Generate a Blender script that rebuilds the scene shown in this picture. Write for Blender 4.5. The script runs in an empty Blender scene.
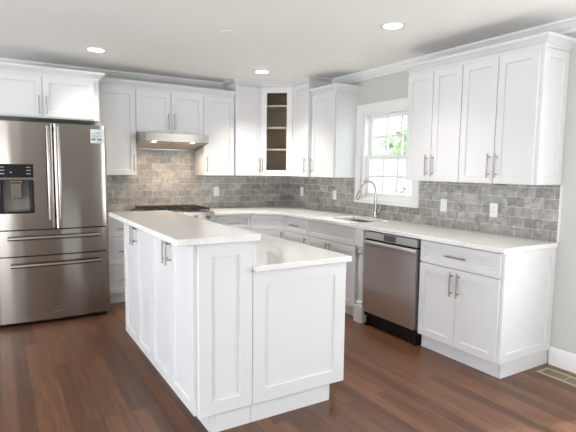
import bpy, bmesh, math, random
from mathutils import Vector, Matrix
random.seed(7)
SC = bpy.context.scene
COL = SC.collection
PI = math.pi

# ------------------------------------------------------------------ camera
cam_d = bpy.data.cameras.new('camera')
cam = bpy.data.objects.new('camera', cam_d)
COL.objects.link(cam)
cam_d.sensor_width = 36.0
cam_d.lens = 36.0 * 481.43 / 576.0
cam_d.clip_start = 0.05
cam_d.clip_end = 200
cam_d.shift_y = 0.7 / 576
_F = Vector((0.51582012, 0.85100116, -0.09862369))
_R = Vector((0.85575252, -0.51722981, 0.01268662))
_U = Vector((0.04021479, 0.09094148, 0.99504393))
cam.matrix_world = Matrix(((_R.x, _U.x, -_F.x, -3.54809), (_R.y, _U.y, -_F.y, -5.82502),
                           (_R.z, _U.z, -_F.z, 1.44946), (0, 0, 0, 1)))
SC.camera = cam

# ------------------------------------------------------------------ world, sun, fill lights, exposure
world = bpy.data.worlds.new('sky')
SC.world = world
world.use_nodes = True
wn = world.node_tree.nodes
wl = world.node_tree.links
wn['Background'].inputs['Strength'].default_value = 3.4
wtc = wn.new('ShaderNodeTexCoord')
wsep = wn.new('ShaderNodeSeparateXYZ')
wramp = wn.new('ShaderNodeValToRGB')
wramp.color_ramp.elements[0].position = 0.0
wramp.color_ramp.elements[0].color = (0.95, 0.97, 1.0, 1)
wramp.color_ramp.elements[1].position = 0.8
wramp.color_ramp.elements[1].color = (0.72, 0.86, 1.0, 1)
wl.new(wtc.outputs['Generated'], wsep.inputs[0])
wl.new(wsep.outputs['Z'], wramp.inputs[0])
wl.new(wramp.outputs[0], wn['Background'].inputs['Color'])

SUN = bpy.data.lights.new('sun', 'SUN')
SUN.energy = 4.0
SUN.angle = 0.05
SUN.color = (1, 0.96, 0.9)
sun = bpy.data.objects.new('sun', SUN)
sun.rotation_euler = (math.radians(35), math.radians(10), math.radians(60))
COL.objects.link(sun)


def area_light(name, loc, direction, sx, sy, energy, color):
    d = bpy.data.lights.new(name, 'AREA')
    d.shape = 'RECTANGLE'
    d.size, d.size_y, d.energy, d.color = sx, sy, energy, color
    o = bpy.data.objects.new(name, d)
    o.location = loc
    o.rotation_euler = Vector(direction).to_track_quat('-Z', 'Y').to_euler()
    COL.objects.link(o)
    return o


# fill lights added out of view, in openings behind and beside the camera
area_light('fill_rear', (-5.4, -9.02, 1.1), (0, 1, 0.55), 1.9, 2.0, 24, (0.94, 0.97, 1.0))
area_light('fill_right', (0.06, -5.35, 1.4), (-1, 1.0, 0.3), 1.5, 1.5, 32, (0.97, 0.98, 1.0))
area_light('fill_left_near', (-6.72, -5.9, 1.1), (1, 0.15, 0.2), 2.0, 2.0, 68, (0.90, 0.95, 1.0))
area_light('fill_left_far', (-6.72, -2.6, 1.5), (1, 0, 1.0), 2.0, 1.5, 58, (0.88, 0.94, 1.0))

SC.view_settings.view_transform = 'Standard'
SC.view_settings.look = 'None'
SC.view_settings.gamma = 1
SC.view_settings.use_curve_mapping = False
SC.view_settings.exposure = 0.48


# ------------------------------------------------------------------ mesh helpers
class MB:
    def __init__(self):
        self.v, self.f, self.s = [], [], []

    def add(self, verts, faces, smooth=False):
        n = len(self.v)
        self.v += [tuple(p) for p in verts]
        self.f += [tuple(i + n for i in q) for q in faces]
        self.s += [smooth] * len(faces)
        return self

    def box(self, x0, x1, y0, y1, z0, z1):
        x0, x1 = min(x0, x1), max(x0, x1)
        y0, y1 = min(y0, y1), max(y0, y1)
        z0, z1 = min(z0, z1), max(z0, z1)
        return self.add([(x0, y0, z0), (x1, y0, z0), (x1, y1, z0), (x0, y1, z0),
                         (x0, y0, z1), (x1, y0, z1), (x1, y1, z1), (x0, y1, z1)],
                        [(0, 3, 2, 1), (4, 5, 6, 7), (0, 1, 5, 4), (1, 2, 6, 5), (2, 3, 7, 6), (3, 0, 4, 7)])

    def prism(self, pts, z0, z1, smooth=False):
        n = len(pts)
        v = [(p[0], p[1], z0) for p in pts] + [(p[0], p[1], z1) for p in pts]
        self.add(v, [tuple(range(n))[::-1], tuple(range(n, 2 * n))])
        return self.add(v, [(i, (i + 1) % n, n + (i + 1) % n, n + i) for i in range(n)], smooth)

    def extrude(self, prof, a, b, smooth=False):
        """closed profile swept from frame a to frame b; a, b: functions (u, v) -> point"""
        n = len(prof)
        v = [a(*p) for p in prof] + [b(*p) for p in prof]
        self.add(v, [tuple(range(n))[::-1], tuple(range(n, 2 * n))])
        return self.add(v, [(i, (i + 1) % n, n + (i + 1) % n, n + i) for i in range(n)], smooth)

    def tube(self, pts, r, seg=10, cap=True):
        pts = [Vector(p) for p in pts]
        n = len(pts)
        rs = r if isinstance(r, (list, tuple)) else [r] * n
        up = Vector((0, 0, 1))
        rings = []
        prev = None
        for i, p in enumerate(pts):
            d = (pts[min(i + 1, n - 1)] - pts[max(i - 1, 0)]).normalized()
            if prev is None:
                a = d.cross(up)
                if a.length < 0.05:
                    a = d.cross(Vector((1, 0, 0)))
            else:
                a = prev - d * prev.dot(d)
            a.normalize()
            prev = a
            b = d.cross(a)
            rings.append([p + (a * math.cos(2 * PI * k / seg) + b * math.sin(2 * PI * k / seg)) * rs[i] for k in range(seg)])
        v = [q for ring in rings for q in ring]
        f = [(i * seg + k, i * seg + (k + 1) % seg, (i + 1) * seg + (k + 1) % seg, (i + 1) * seg + k)
             for i in range(n - 1) for k in range(seg)]
        self.add(v, f, True)
        if cap:
            self.add(rings[0], [tuple(range(seg))[::-1]])
            self.add(rings[-1], [tuple(range(seg))])
        return self

    def lathe(self, prof, c=(0, 0, 0), axis='z', seg=24):
        """prof: (radius, height) pairs"""
        v = []
        for r, h in prof:
            for k in range(seg):
                a = 2 * PI * k / seg
                p = (r * math.cos(a), r * math.sin(a), h)
                if axis == 'y':
                    p = (p[0], p[2], p[1])
                elif axis == 'x':
                    p = (p[2], p[0], p[1])
                v.append((p[0] + c[0], p[1] + c[1], p[2] + c[2]))
        n = len(prof)
        self.add(v, [(i * seg + k, i * seg + (k + 1) % seg, (i + 1) * seg + (k + 1) % seg, (i + 1) * seg + k)
                     for i in range(n - 1) for k in range(seg)], True)
        self.add(v[:seg], [tuple(range(seg))])
        self.add(v[-seg:], [tuple(range(seg))])
        return self

    def shaker(self, x0, x1, z0, z1, y=0.0, t=0.02, st=0.057, rec=0.011, rt=None):
        """a framed panel door: outer box with a recessed flat panel, face towards -y; back plane at y"""
        rt = rt or st
        yf = y - t
        e = 0.0018
        O = [(x0, z0), (x1, z0), (x1, z1), (x0, z1)]
        A = [(x0 + e, z0 + e), (x1 - e, z0 + e), (x1 - e, z1 - e), (x0 + e, z1 - e)]
        B = [(x0 + st, z0 + rt), (x1 - st, z0 + rt), (x1 - st, z1 - rt), (x0 + st, z1 - rt)]
        k = 0.0025
        Cc = [(x0 + st + k, z0 + rt + k), (x1 - st - k, z0 + rt + k), (x1 - st - k, z1 - rt - k), (x0 + st + k, z1 - rt - k)]
        v = [(p[0], y, p[1]) for p in O] + [(p[0], yf + e, p[1]) for p in O] + [(p[0], yf, p[1]) for p in A] + \
            [(p[0], yf, p[1]) for p in B] + [(p[0], yf + rec, p[1]) for p in Cc]
        f = [(3, 2, 1, 0), (16, 17, 18, 19)]
        for b in range(4):
            f += [(b * 4 + i, b * 4 + (i + 1) % 4, b * 4 + 4 + (i + 1) % 4, b * 4 + 4 + i) for i in range(4)]
        return self.add(v, f)

    def build(self, name, mat, parent=None, bevel=0.0, seg=2):
        me = bpy.data.meshes.new(name)
        me.from_pydata(self.v, [], self.f)
        bm = bmesh.new()
        bm.from_mesh(me)
        bmesh.ops.remove_doubles(bm, verts=bm.verts, dist=1e-5)
        bmesh.ops.recalc_face_normals(bm, faces=bm.faces)
        bm.to_mesh(me)
        bm.free()
        if any(self.s):
            for p in me.polygons:
                p.use_smooth = True
            me.set_sharp_from_angle(angle=math.radians(38))
        for m in (mat if isinstance(mat, list) else [mat]):
            me.materials.append(m)
        o = bpy.data.objects.new(name, me)
        COL.objects.link(o)
        if parent:
            o.parent = parent
        if bevel:
            b = o.modifiers.new('edge', 'BEVEL')
            b.width = bevel
            b.segments = seg
            b.limit_method = 'ANGLE'
        return o


def tag(o, label=None, cat=None, group=None, kind=None):
    if label:
        o['label'] = label
    if cat:
        o['category'] = cat
    if group:
        o['group'] = group
    if kind:
        o['kind'] = kind
    return o


def thing(name, loc, rot=0.0, label=None, cat=None, group=None):
    o = bpy.data.objects.new(name, None)
    o.empty_display_size = 0.1
    COL.objects.link(o)
    o.location = loc
    o.rotation_euler = (0, 0, rot)
    return tag(o, label, cat, group)


def copy_tree(o, parent=None):
    c = o.copy()
    COL.objects.link(c)
    if parent:
        c.parent = parent
    for ch in list(o.children):
        copy_tree(ch, c)
    return c


# ------------------------------------------------------------------ materials
def mat(name, color, rough=0.5, metal=0.0, **kw):
    m = bpy.data.materials.new(name)
    m.use_nodes = True
    b = m.node_tree.nodes['Principled BSDF']
    b.inputs['Base Color'].default_value = (*color, 1)
    b.inputs['Roughness'].default_value = rough
    b.inputs['Metallic'].default_value = metal
    for k, v in kw.items():
        b.inputs[k.replace('_', ' ')].default_value = v
    return m


def nodes(m):
    return m.node_tree.nodes, m.node_tree.links, m.node_tree.nodes['Principled BSDF']


def bumpy(m, scale, strength, dist=0.002, detail=3, stretch=None):
    n, l, b = nodes(m)
    tc = n.new('ShaderNodeTexCoord')
    t = n.new('ShaderNodeTexNoise')
    t.inputs['Scale'].default_value = scale
    t.inputs['Detail'].default_value = detail
    src = tc.outputs['Object']
    if stretch:
        mp = n.new('ShaderNodeMapping')
        mp.inputs['Scale'].default_value = stretch
        l.new(src, mp.inputs[0])
        src = mp.outputs[0]
    l.new(src, t.inputs['Vector'])
    bp = n.new('ShaderNodeBump')
    bp.inputs['Strength'].default_value = strength
    bp.inputs['Distance'].default_value = dist
    l.new(t.outputs['Fac'], bp.inputs['Height'])
    l.new(bp.outputs[0], b.inputs['Normal'])
    return m


M_CAB = bumpy(mat('cabinet_paint', (0.70, 0.705, 0.712), 0.32), 60, 0.03)
M_TRIM = mat('trim_paint', (0.80, 0.80, 0.79), 0.35)
M_WALL = bumpy(mat('wall_paint', (0.565, 0.562, 0.535), 0.75), 180, 0.08)
M_CEIL = bumpy(mat('ceiling_paint', (0.92, 0.91, 0.89), 0.85), 150, 0.05)
M_NICKEL = mat('brushed_nickel', (0.36, 0.34, 0.315), 0.36, 1.0)
M_CHROME = mat('faucet_steel', (0.48, 0.45, 0.41), 0.24, 1.0)
M_DARK = mat('black_plastic', (0.010, 0.010, 0.011), 0.3, 0.0, Specular_IOR_Level=0.25)
M_IRON = mat('cast_iron', (0.015, 0.015, 0.016), 0.5)
M_RECESS = mat('dark_gap', (0.02, 0.018, 0.016), 0.8)
M_GREYP = mat('grey_plastic', (0.26, 0.25, 0.24), 0.4)
M_WOODIN = mat('cabinet_interior', (0.60, 0.47, 0.36), 0.6)
M_SHELF = mat('shelf_edge', (0.72, 0.63, 0.50), 0.5)
M_PLATE = mat('white_plastic', (0.82, 0.82, 0.80), 0.35)
M_SLOT = mat('outlet_slot', (0.10, 0.10, 0.10), 0.6)
M_PAPER = mat('label_paper', (0.72, 0.76, 0.76), 0.6)
M_GREEN = mat('label_green', (0.09, 0.24, 0.17), 0.6)
M_INK = mat('label_ink', (0.20, 0.23, 0.28), 0.6)
M_MARK = mat('display_mark', (0.5, 0.53, 0.55), 0.5)
M_BRASS = mat('vent_metal', (0.55, 0.47, 0.33), 0.4, 0.7)
M_SINK = mat('sink_steel', (0.42, 0.40, 0.35), 0.4, 1.0)
M_FILTER = mat('hood_filter', (0.62, 0.56, 0.49), 0.45, 0.7)


def steel(name, col, rough, aniso=0.8):
    m = mat(name, col, rough, 1.0)
    n, l, b = nodes(m)
    tc = n.new('ShaderNodeTexCoord')
    mp = n.new('ShaderNodeMapping')
    mp.inputs['Scale'].default_value = (60, 60, 2600)
    t = n.new('ShaderNodeTexNoise')
    t.inputs['Scale'].default_value = 1.0
    t.inputs['Detail'].default_value = 2
    l.new(tc.outputs['Object'], mp.inputs[0])
    l.new(mp.outputs[0], t.inputs['Vector'])
    mr = n.new('ShaderNodeMapRange')
    mr.inputs['To Min'].default_value = rough - 0.05
    mr.inputs['To Max'].default_value = rough + 0.07
    l.new(t.outputs['Fac'], mr.inputs['Value'])
    l.new(mr.outputs[0], b.inputs['Roughness'])
    b.inputs['Anisotropic'].default_value = aniso
    tg = n.new('ShaderNodeTangent')
    tg.direction_type = 'RADIAL'
    tg.axis = 'Z'
    l.new(tg.outputs[0], b.inputs['Tangent'])
    b.inputs['Anisotropic Rotation'].default_value = 0.25
    # soft panel waviness
    w = n.new('ShaderNodeTexNoise')
    w.inputs['Scale'].default_value = 1.0
    w.inputs['Detail'].default_value = 1
    mp2 = n.new('ShaderNodeMapping')
    mp2.inputs['Scale'].default_value = (7, 7, 0.7)
    l.new(tc.outputs['Object'], mp2.inputs[0])
    l.new(mp2.outputs[0], w.inputs['Vector'])
    bp = n.new('ShaderNodeBump')
    bp.inputs['Strength'].default_value = 0.25
    bp.inputs['Distance'].default_value = 0.01
    l.new(w.outputs['Fac'], bp.inputs['Height'])
    l.new(bp.outputs[0], b.inputs['Normal'])
    return m


M_STEEL = steel('stainless_steel', (0.385, 0.356, 0.325), 0.2)
M_STEELD = steel('stainless_dishwasher', (0.80, 0.83, 0.86), 0.3, 0.5)  # base lightened and cooled: brightness painted in against the brown floor reflection
M_STEEL2 = steel('stainless_hood', (0.34, 0.325, 0.305), 0.28)


def tile_mat(name, axis):
    m = mat(name, (0.4, 0.39, 0.37), 0.16)
    n, l, b = nodes(m)
    tc = n.new('ShaderNodeTexCoord')
    sp = n.new('ShaderNodeSeparateXYZ')
    cb = n.new('ShaderNodeCombineXYZ')
    l.new(tc.outputs['Object'], sp.inputs[0])
    l.new(sp.outputs['X' if axis == 'x' else 'Y'], cb.inputs['X'])
    zz = n.new('ShaderNodeMath')
    zz.operation = 'SUBTRACT'
    zz.inputs[1].default_value = 0.933
    l.new(sp.outputs['Z'], zz.inputs[0])
    l.new(zz.outputs[0], cb.inputs['Y'])

    def brick():
        br = n.new('ShaderNodeTexBrick')
        br.inputs['Scale'].default_value = 1
        br.inputs['Brick Width'].default_value = 0.155
        br.inputs['Row Height'].default_value = 0.0795
        br.inputs['Mortar Size'].default_value = 0.0022
        br.inputs['Mortar Smooth'].default_value = 0.1
        br.offset = 0.5
        l.new(cb.outputs[0], br.inputs['Vector'])
        return br
    br = brick()
    br.inputs['Color1'].default_value = (0.275, 0.266, 0.246, 1)
    br.inputs['Color2'].default_value = (0.42, 0.41, 0.385, 1)
    br.inputs['Mortar'].default_value = (0.55, 0.54, 0.52, 1)
    # glaze clouds inside each tile
    no = n.new('ShaderNodeTexNoise')
    no.inputs['Scale'].default_value = 16
    no.inputs['Detail'].default_value = 5
    no.inputs['Distortion'].default_value = 0.8
    l.new(tc.outputs['Object'], no.inputs['Vector'])
    mr = n.new('ShaderNodeMapRange')
    mr.inputs['From Min'].default_value = 0.3
    mr.inputs['From Max'].default_value = 0.7
    mr.inputs['To Min'].default_value = 0.72
    mr.inputs['To Max'].default_value = 1.3
    l.new(no.outputs['Fac'], mr.inputs['Value'])
    mx = n.new('ShaderNodeMix')
    mx.data_type = 'RGBA'
    mx.blend_type = 'MULTIPLY'
    mx.inputs['Factor'].default_value = 1
    l.new(br.outputs['Color'], mx.inputs[6])
    l.new(mr.outputs[0], mx.inputs[7])
    l.new(mx.outputs[2], b.inputs['Base Color'])
    # mortar lower and rough, glazed wavy tiles
    br2 = brick()
    br2.inputs['Mortar Smooth'].default_value = 0.6
    br2.inputs['Mortar Size'].default_value = 0.004
    wv = n.new('ShaderNodeTexNoise')
    wv.inputs['Scale'].default_value = 55
    wv.inputs['Detail'].default_value = 2
    l.new(tc.outputs['Object'], wv.inputs['Vector'])
    inv = n.new('ShaderNodeMath')
    inv.operation = 'MULTIPLY_ADD'
    inv.inputs[1].default_value = -0.6
    l.new(br2.outputs['Fac'], inv.inputs[0])
    sc = n.new('ShaderNodeMath')
    sc.operation = 'MULTIPLY'
    sc.inputs[1].default_value = 1.3
    l.new(wv.outputs['Fac'], sc.inputs[0])
    l.new(sc.outputs[0], inv.inputs[2])
    bp = n.new('ShaderNodeBump')
    bp.inputs['Strength'].default_value = 0.9
    bp.inputs['Distance'].default_value = 0.0035
    l.new(inv.outputs[0], bp.inputs['Height'])
    l.new(bp.outputs[0], b.inputs['Normal'])
    rr = n.new('ShaderNodeMapRange')
    rr.inputs['To Min'].default_value = 0.11
    rr.inputs['To Max'].default_value = 0.8
    l.new(br.outputs['Fac'], rr.inputs['Value'])
    l.new(rr.outputs[0], b.inputs['Roughness'])
    return m


M_TILE_X = tile_mat('glazed_tile_range', 'x')
M_TILE_Y = tile_mat('glazed_tile_sink', 'y')


def quartz():
    m = mat('quartz', (0.775, 0.768, 0.755), 0.14)
    n, l, b = nodes(m)
    tc = n.new('ShaderNodeTexCoord')
    mp = n.new('ShaderNodeMapping')
    mp.inputs['Rotation'].default_value = (0, 0, 0.9)
    mp.inputs['Scale'].default_value = (1.0, 2.2, 1.0)
    l.new(tc.outputs['Object'], mp.inputs[0])
    t = n.new('ShaderNodeTexNoise')
    t.inputs['Scale'].default_value = 0.9
    t.inputs['Detail'].default_value = 6
    t.inputs['Distortion'].default_value = 0.9
    l.new(mp.outputs[0], t.inputs['Vector'])
    r = n.new('ShaderNodeValToRGB')
    e = r.color_ramp.elements
    e[0].position = 0.486
    e[0].color = (0, 0, 0, 1)
    e[1].position = 0.514
    e[1].color = (0, 0, 0, 1)
    c = e.new(0.5)
    c.color = (1, 1, 1, 1)
    l.new(t.outputs['Fac'], r.inputs[0])
    big = n.new('ShaderNodeTexNoise')
    big.inputs['Scale'].default_value = 1.3
    l.new(tc.outputs['Object'], big.inputs['Vector'])
    mm = n.new('ShaderNodeMath')
    mm.operation = 'MULTIPLY'
    l.new(r.outputs[0], mm.inputs[0])
    l.new(big.outputs['Fac'], mm.inputs[1])
    mx = n.new('ShaderNodeMix')
    mx.data_type = 'RGBA'
    mx.inputs[6].default_value = (0.775, 0.768, 0.755, 1)
    mx.inputs[7].default_value = (0.66, 0.645, 0.62, 1)
    l.new(mm.outputs[0], mx.inputs['Factor'])
    l.new(mx.outputs[2], b.inputs['Base Color'])
    return m


M_QUARTZ = quartz()


def wood_floor():
    m = mat('walnut_boards', (0.1, 0.05, 0.03), 0.3, 0.0, Specular_IOR_Level=0.36)
    n, l, b = nodes(m)
    tc = n.new('ShaderNodeTexCoord')
    sp = n.new('ShaderNodeSeparateXYZ')
    cb = n.new('ShaderNodeCombineXYZ')
    l.new(tc.outputs['Object'], sp.inputs[0])
    l.new(sp.outputs['Y'], cb.inputs['X'])
    l.new(sp.outputs['X'], cb.inputs['Y'])
    br = n.new('ShaderNodeTexBrick')
    br.inputs['Scale'].default_value = 1
    br.inputs['Brick Width'].default_value = 1.5
    br.inputs['Row Height'].default_value = 0.083
    br.inputs['Mortar Size'].default_value = 0.0007
    br.inputs['Mortar Smooth'].default_value = 0.3
    br.offset = 0.37
    br.offset_frequency = 3
    br.inputs['Color1'].default_value = (0.085, 0.039, 0.022, 1)
    br.inputs['Color2'].default_value = (0.170, 0.080, 0.044, 1)
    br.inputs['Mortar'].default_value = (0.03, 0.014, 0.009, 1)
    l.new(cb.outputs[0], br.inputs['Vector'])
    mp = n.new('ShaderNodeMapping')
    mp.inputs['Scale'].default_value = (2.2, 38, 1)
    l.new(cb.outputs[0], mp.inputs[0])
    g = n.new('ShaderNodeTexNoise')
    g.inputs['Scale'].default_value = 1
    g.inputs['Detail'].default_value = 6
    g.inputs['Distortion'].default_value = 0.6
    l.new(mp.outputs[0], g.inputs['Vector'])
    mr = n.new('ShaderNodeMapRange')
    mr.inputs['From Min'].default_value = 0.25
    mr.inputs['From Max'].default_value = 0.75
    mr.inputs['To Min'].default_value = 0.7
    mr.inputs['To Max'].default_value = 1.32
    l.new(g.outputs['Fac'], mr.inputs['Value'])
    mx = n.new('ShaderNodeMix')
    mx.data_type = 'RGBA'
    mx.blend_type = 'MULTIPLY'
    mx.inputs['Factor'].default_value = 1
    l.new(br.outputs['Color'], mx.inputs[6])
    l.new(mr.outputs[0], mx.inputs[7])
    l.new(mx.outputs[2], b.inputs['Base Color'])
    bp = n.new('ShaderNodeBump')
    bp.inputs['Strength'].default_value = 0.25
    bp.inputs['Distance'].default_value = 0.0012
    l.new(g.outputs['Fac'], bp.inputs['Height'])
    l.new(bp.outputs[0], b.inputs['Normal'])
    b.inputs['Roughness'].default_value = 0.3
    return m


M_FLOOR = wood_floor()


def emit(name, color, strength):
    m = mat(name, (0.8, 0.8, 0.8), 0.5)
    n, l, b = nodes(m)
    b.inputs['Emission Color'].default_value = (*color, 1)
    b.inputs['Emission Strength'].default_value = strength
    return m


M_LAMP = emit('lamp_diffuser', (1.0, 0.93, 0.82), 9)
M_HOODLAMP = emit('hood_lamp', (1.0, 0.85, 0.66), 14)


def glass_mat(name, tint=(1, 1, 1), mixf=0.04):
    m = bpy.data.materials.new(name)
    m.use_nodes = True
    n, l = m.node_tree.nodes, m.node_tree.links
    n.clear()
    out = n.new('ShaderNodeOutputMaterial')
    tr = n.new('ShaderNodeBsdfTransparent')
    tr.inputs['Color'].default_value = (*tint, 1)
    gl = n.new('ShaderNodeBsdfGlossy')
    gl.inputs['Roughness'].default_value = 0.03
    mx = n.new('ShaderNodeMixShader')
    mx.inputs['Fac'].default_value = mixf
    l.new(tr.outputs[0], mx.inputs[1])
    l.new(gl.outputs[0], mx.inputs[2])
    l.new(mx.outputs[0], out.inputs['Surface'])
    return m


M_GLASS = glass_mat('window_glass')
M_GLASS2 = glass_mat('cabinet_glass', (0.93, 0.95, 0.94), 0.012)

# ------------------------------------------------------------------ room shell
CZ = 2.526
XL, YR = -6.6, -8.9          # far left wall, wall behind the camera
YE = -3.836                  # near end of the cabinet run


def struct(name, mb, m, parent=None, bevel=0.0):
    o = mb.build(name, m, parent, bevel)
    if not parent:
        o['kind'] = 'structure'
    return o


struct('floor', MB().box(XL - 0.15, 0.15, YR - 0.15, 0.15, -0.1, 0), M_FLOOR)
struct('ceiling', MB().box(XL - 0.15, 0.15, YR - 0.15, 0.15, CZ, CZ + 0.1), M_CEIL)
struct('wall_back', MB().box(XL - 0.15, 0, 0, 0.15, 0, CZ), M_WALL)


def holed_wall(mb, along, at0, at1, lo, hi, holes, z1):
    """wall slab between at0 and at1 (thickness) running lo..hi with rectangular holes (a, b, z0, z1)"""
    def bx(a, b, c, d):
        if along == 'y':
            mb.box(at0, at1, a, b, c, d)
        else:
            mb.box(a, b, at0, at1, c, d)
    cur = lo
    for a, b, h0, h1 in sorted(holes):
        bx(cur, a, 0, z1)
        bx(a, b, 0, h0)
        bx(a, b, h1, z1)
        cur = b
    bx(cur, hi, 0, z1)
    return mb


W0, W1, WZ0, WZ1 = -2.375, -1.578, 1.135, 2.075       # sink window opening
struct('wall_right', holed_wall(MB(), 'y', 0, 0.15, YR - 0.15, 0.15, [(W0, W1, WZ0, WZ1), (-6.15, -4.55, 0.6, 2.2)], CZ), M_WALL)
struct('wall_left', holed_wall(MB(), 'y', XL - 0.15, XL, YR - 0.15, 0.15, [(-6.9, -4.9, 0.04, 2.15), (-3.6, -1.6, 0.7, 2.3)], CZ), M_WALL)
struct('wall_front', holed_wall(MB(), 'x', YR - 0.15, YR, XL, 0, [(-6.35, -4.45, 0.04, 2.15)], CZ), M_WALL)


def sash_frame(mb, axis, at, a0, a1, z0, z1, w, t, cols, rows, mw):
    def bx(a, b, c, d, tt):
        if axis == 'y':
            mb.box(at - tt / 2, at + tt / 2, a, b, c, d)
        else:
            mb.box(a, b, at - tt / 2, at + tt / 2, c, d)
    bx(a0, a0 + w, z0, z1, t)
    bx(a1 - w, a1, z0, z1, t)
    bx(a0 + w, a1 - w, z0, z0 + w, t)
    bx(a0 + w, a1 - w, z1 - w, z1, t)
    for i in range(1, cols):
        c = a0 + w + (a1 - a0 - 2 * w) * i / cols
        bx(c - mw / 2, c + mw / 2, z0 + w, z1 - w, t * 0.6)
    for i in range(1, rows):
        c = z0 + w + (z1 - z0 - 2 * w) * i / rows
        bx(a0 + w, a1 - w, c - mw / 2, c + mw / 2, t * 0.58)
    return mb


# the window over the sink: casing, jamb, two sashes (six panes each), glass
CW = 0.088
CL, CB = 0.095, 0.048      # left casing width, bottom casing height
mb = MB()
cx0, cx1 = -0.022, 0.0
zb_, zt_, yl_, yr_ = WZ0 - CB, WZ1 + CW, W1 + CL, W0 - CW
mb.box(cx0, cx1, W1, yl_, zb_, zt_)
mb.box(cx0, cx1, yr_, W0, zb_, zt_)
mb.box(cx0, cx1, W0, W1, WZ1, zt_)
mb.box(cx0, cx1, W0, W1, zb_, WZ0)
mb.box(-0.030, 0, yl_ - 0.018, yl_, zb_, zt_)
mb.box(-0.030, 0, yr_, yr_ + 0.018, zb_, zt_)
mb.box(-0.031, 0, yr_, yl_, zt_ - 0.018, zt_ + 0.006)
mb.box(-0.034, 0, yr_, yl_, zb_ - 0.004, zb_ + 0.014)
win = struct('window_1', mb, M_TRIM, bevel=0.003)
jb = MB()
jb.box(0, 0.15, W1 - 0.032, W1, WZ0, WZ1).box(0, 0.15, W0, W0 + 0.018, WZ0, WZ1)
jb.box(0, 0.15, W0 + 0.018, W1 - 0.032, WZ1 - 0.018, WZ1).box(0, 0.15, W0 + 0.018, W1 - 0.032, WZ0, WZ0 + 0.02)
struct('jamb', jb, M_TRIM, win)
zm = 1.59
lower = struct('lower_sash', sash_frame(MB(), 'y', 0.055, W0 + 0.02, W1 - 0.034, WZ0 + 0.02, zm + 0.018, 0.045, 0.032, 3, 2, 0.022), M_TRIM, win)
upper = struct('upper_sash', sash_frame(MB(), 'y', 0.092, W0 + 0.02, W1 - 0.034, zm - 0.018, WZ1 - 0.02, 0.045, 0.032, 3, 2, 0.022), M_TRIM, win)
struct('pane', MB().box(0.053, 0.056, W0 + 0.06, W1 - 0.075, WZ0 + 0.06, zm - 0.02), M_GLASS, lower)
struct('pane', MB().box(0.090, 0.093, W0 + 0.06, W1 - 0.075, zm + 0.02, WZ1 - 0.06), M_GLASS, upper)

# unseen windows and doors added around the fill lights (they show in the steel)
for i, (ax, a0, a1, h0, h1, sd) in enumerate((('x', -6.35, -4.45, 0.04, 2.15, 1), ('y', -6.15, -4.55, 0.6, 2.2, -1), ('y', -6.9, -4.9, 0.04, 2.15, 1), ('y', -3.6, -1.6, 0.7, 2.3, 1))):
    face = YR if ax == 'x' else (XL if sd > 0 else 0.0)
    mb = sash_frame(MB(), ax, face - sd * 0.06, a0, a1, h0, h1, 0.06, 0.06, 2, 1 if h0 < 0.1 else 2, 0.07)
    for q in ((a0 - 0.09, a0, max(h0 - 0.09, 0.0), h1 + 0.09), (a1, a1 + 0.09, max(h0 - 0.09, 0.0), h1 + 0.09), (a0, a1, h1, h1 + 0.09), (a0, a1, max(h0 - 0.09, 0.0), h0)):
        if ax == 'x':
            mb.box(q[0], q[1], face, face + 0.02, q[2], q[3])
        else:
            mb.box(face, face + sd * 0.02, q[0], q[1], q[2], q[3])
    struct('window_%d' % (i + 2), mb, M_TRIM)

# ceiling crown moulding (profile: u away from the wall, v up)
CROWN = [(0, 0), (0.012, 0), (0.014, 0.016), (0.022, 0.022), (0.036, 0.032), (0.052, 0.052), (0.058, 0.062), (0.066, 0.064), (0.07, 0.074), (0.07, 0.084), (0, 0.084)]
c0 = CZ - 0.084
struct('trim_1', MB().extrude(CROWN, lambda u, v: (XL, -u, c0 + v), lambda u, v: (-u, -u, c0 + v)), M_TRIM)
struct('trim_2', MB().extrude(CROWN, lambda u, v: (-u, -u, c0 + v), lambda u, v: (-u, YR, c0 + v)), M_TRIM)
BASE = [(0, 0), (0.014, 0), (0.014, 0.105), (0.010, 0.118), (0.010, 0.128), (0.005, 0.136), (0, 0.136)]
struct('baseboard_right', MB().extrude(BASE, lambda u, v: (-u, YE - 0.001, v), lambda u, v: (-u, YR, v)), M_TRIM)
struct('baseboard_left', MB().extrude(BASE, lambda u, v: (u + XL, -4.8, v), lambda u, v: (u + XL, 0, v)), M_TRIM)
struct('baseboard_back', MB().extrude(BASE, lambda u, v: (XL, -u, v), lambda u, v: (-3.64, -u, v)), M_TRIM)

# tiled splashback
TT = 0.010
ZC, ZS = 0.933, 0.899
ZUB, ZUT = 1.359, 2.306
IZC, IZS = 0.918, 0.884      # low side of the island
o = MB().box(-2.64, 0, -TT, 0, ZS, ZUB + 0.0)
o.box(-2.197, -1.404, -TT, 0, ZUB, 1.84)
struct('wall_back_tiles', o, M_TILE_X)
o = MB().box(-TT, 0, W1 + CL, 0 - TT, ZS, ZUB)
o.box(-TT, 0, W0 - CW, W1 + CL, ZS, WZ0 - CB - 0.004)
o.box(-TT, 0, YE, W0 - CW, ZS, ZUB)
struct('wall_right_tiles', o, M_TILE_Y)
struct('trim_3', MB().box(-0.013, 0, YE - 0.012, YE, ZC + 0.001, ZUB - 0.001), M_TRIM)


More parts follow.
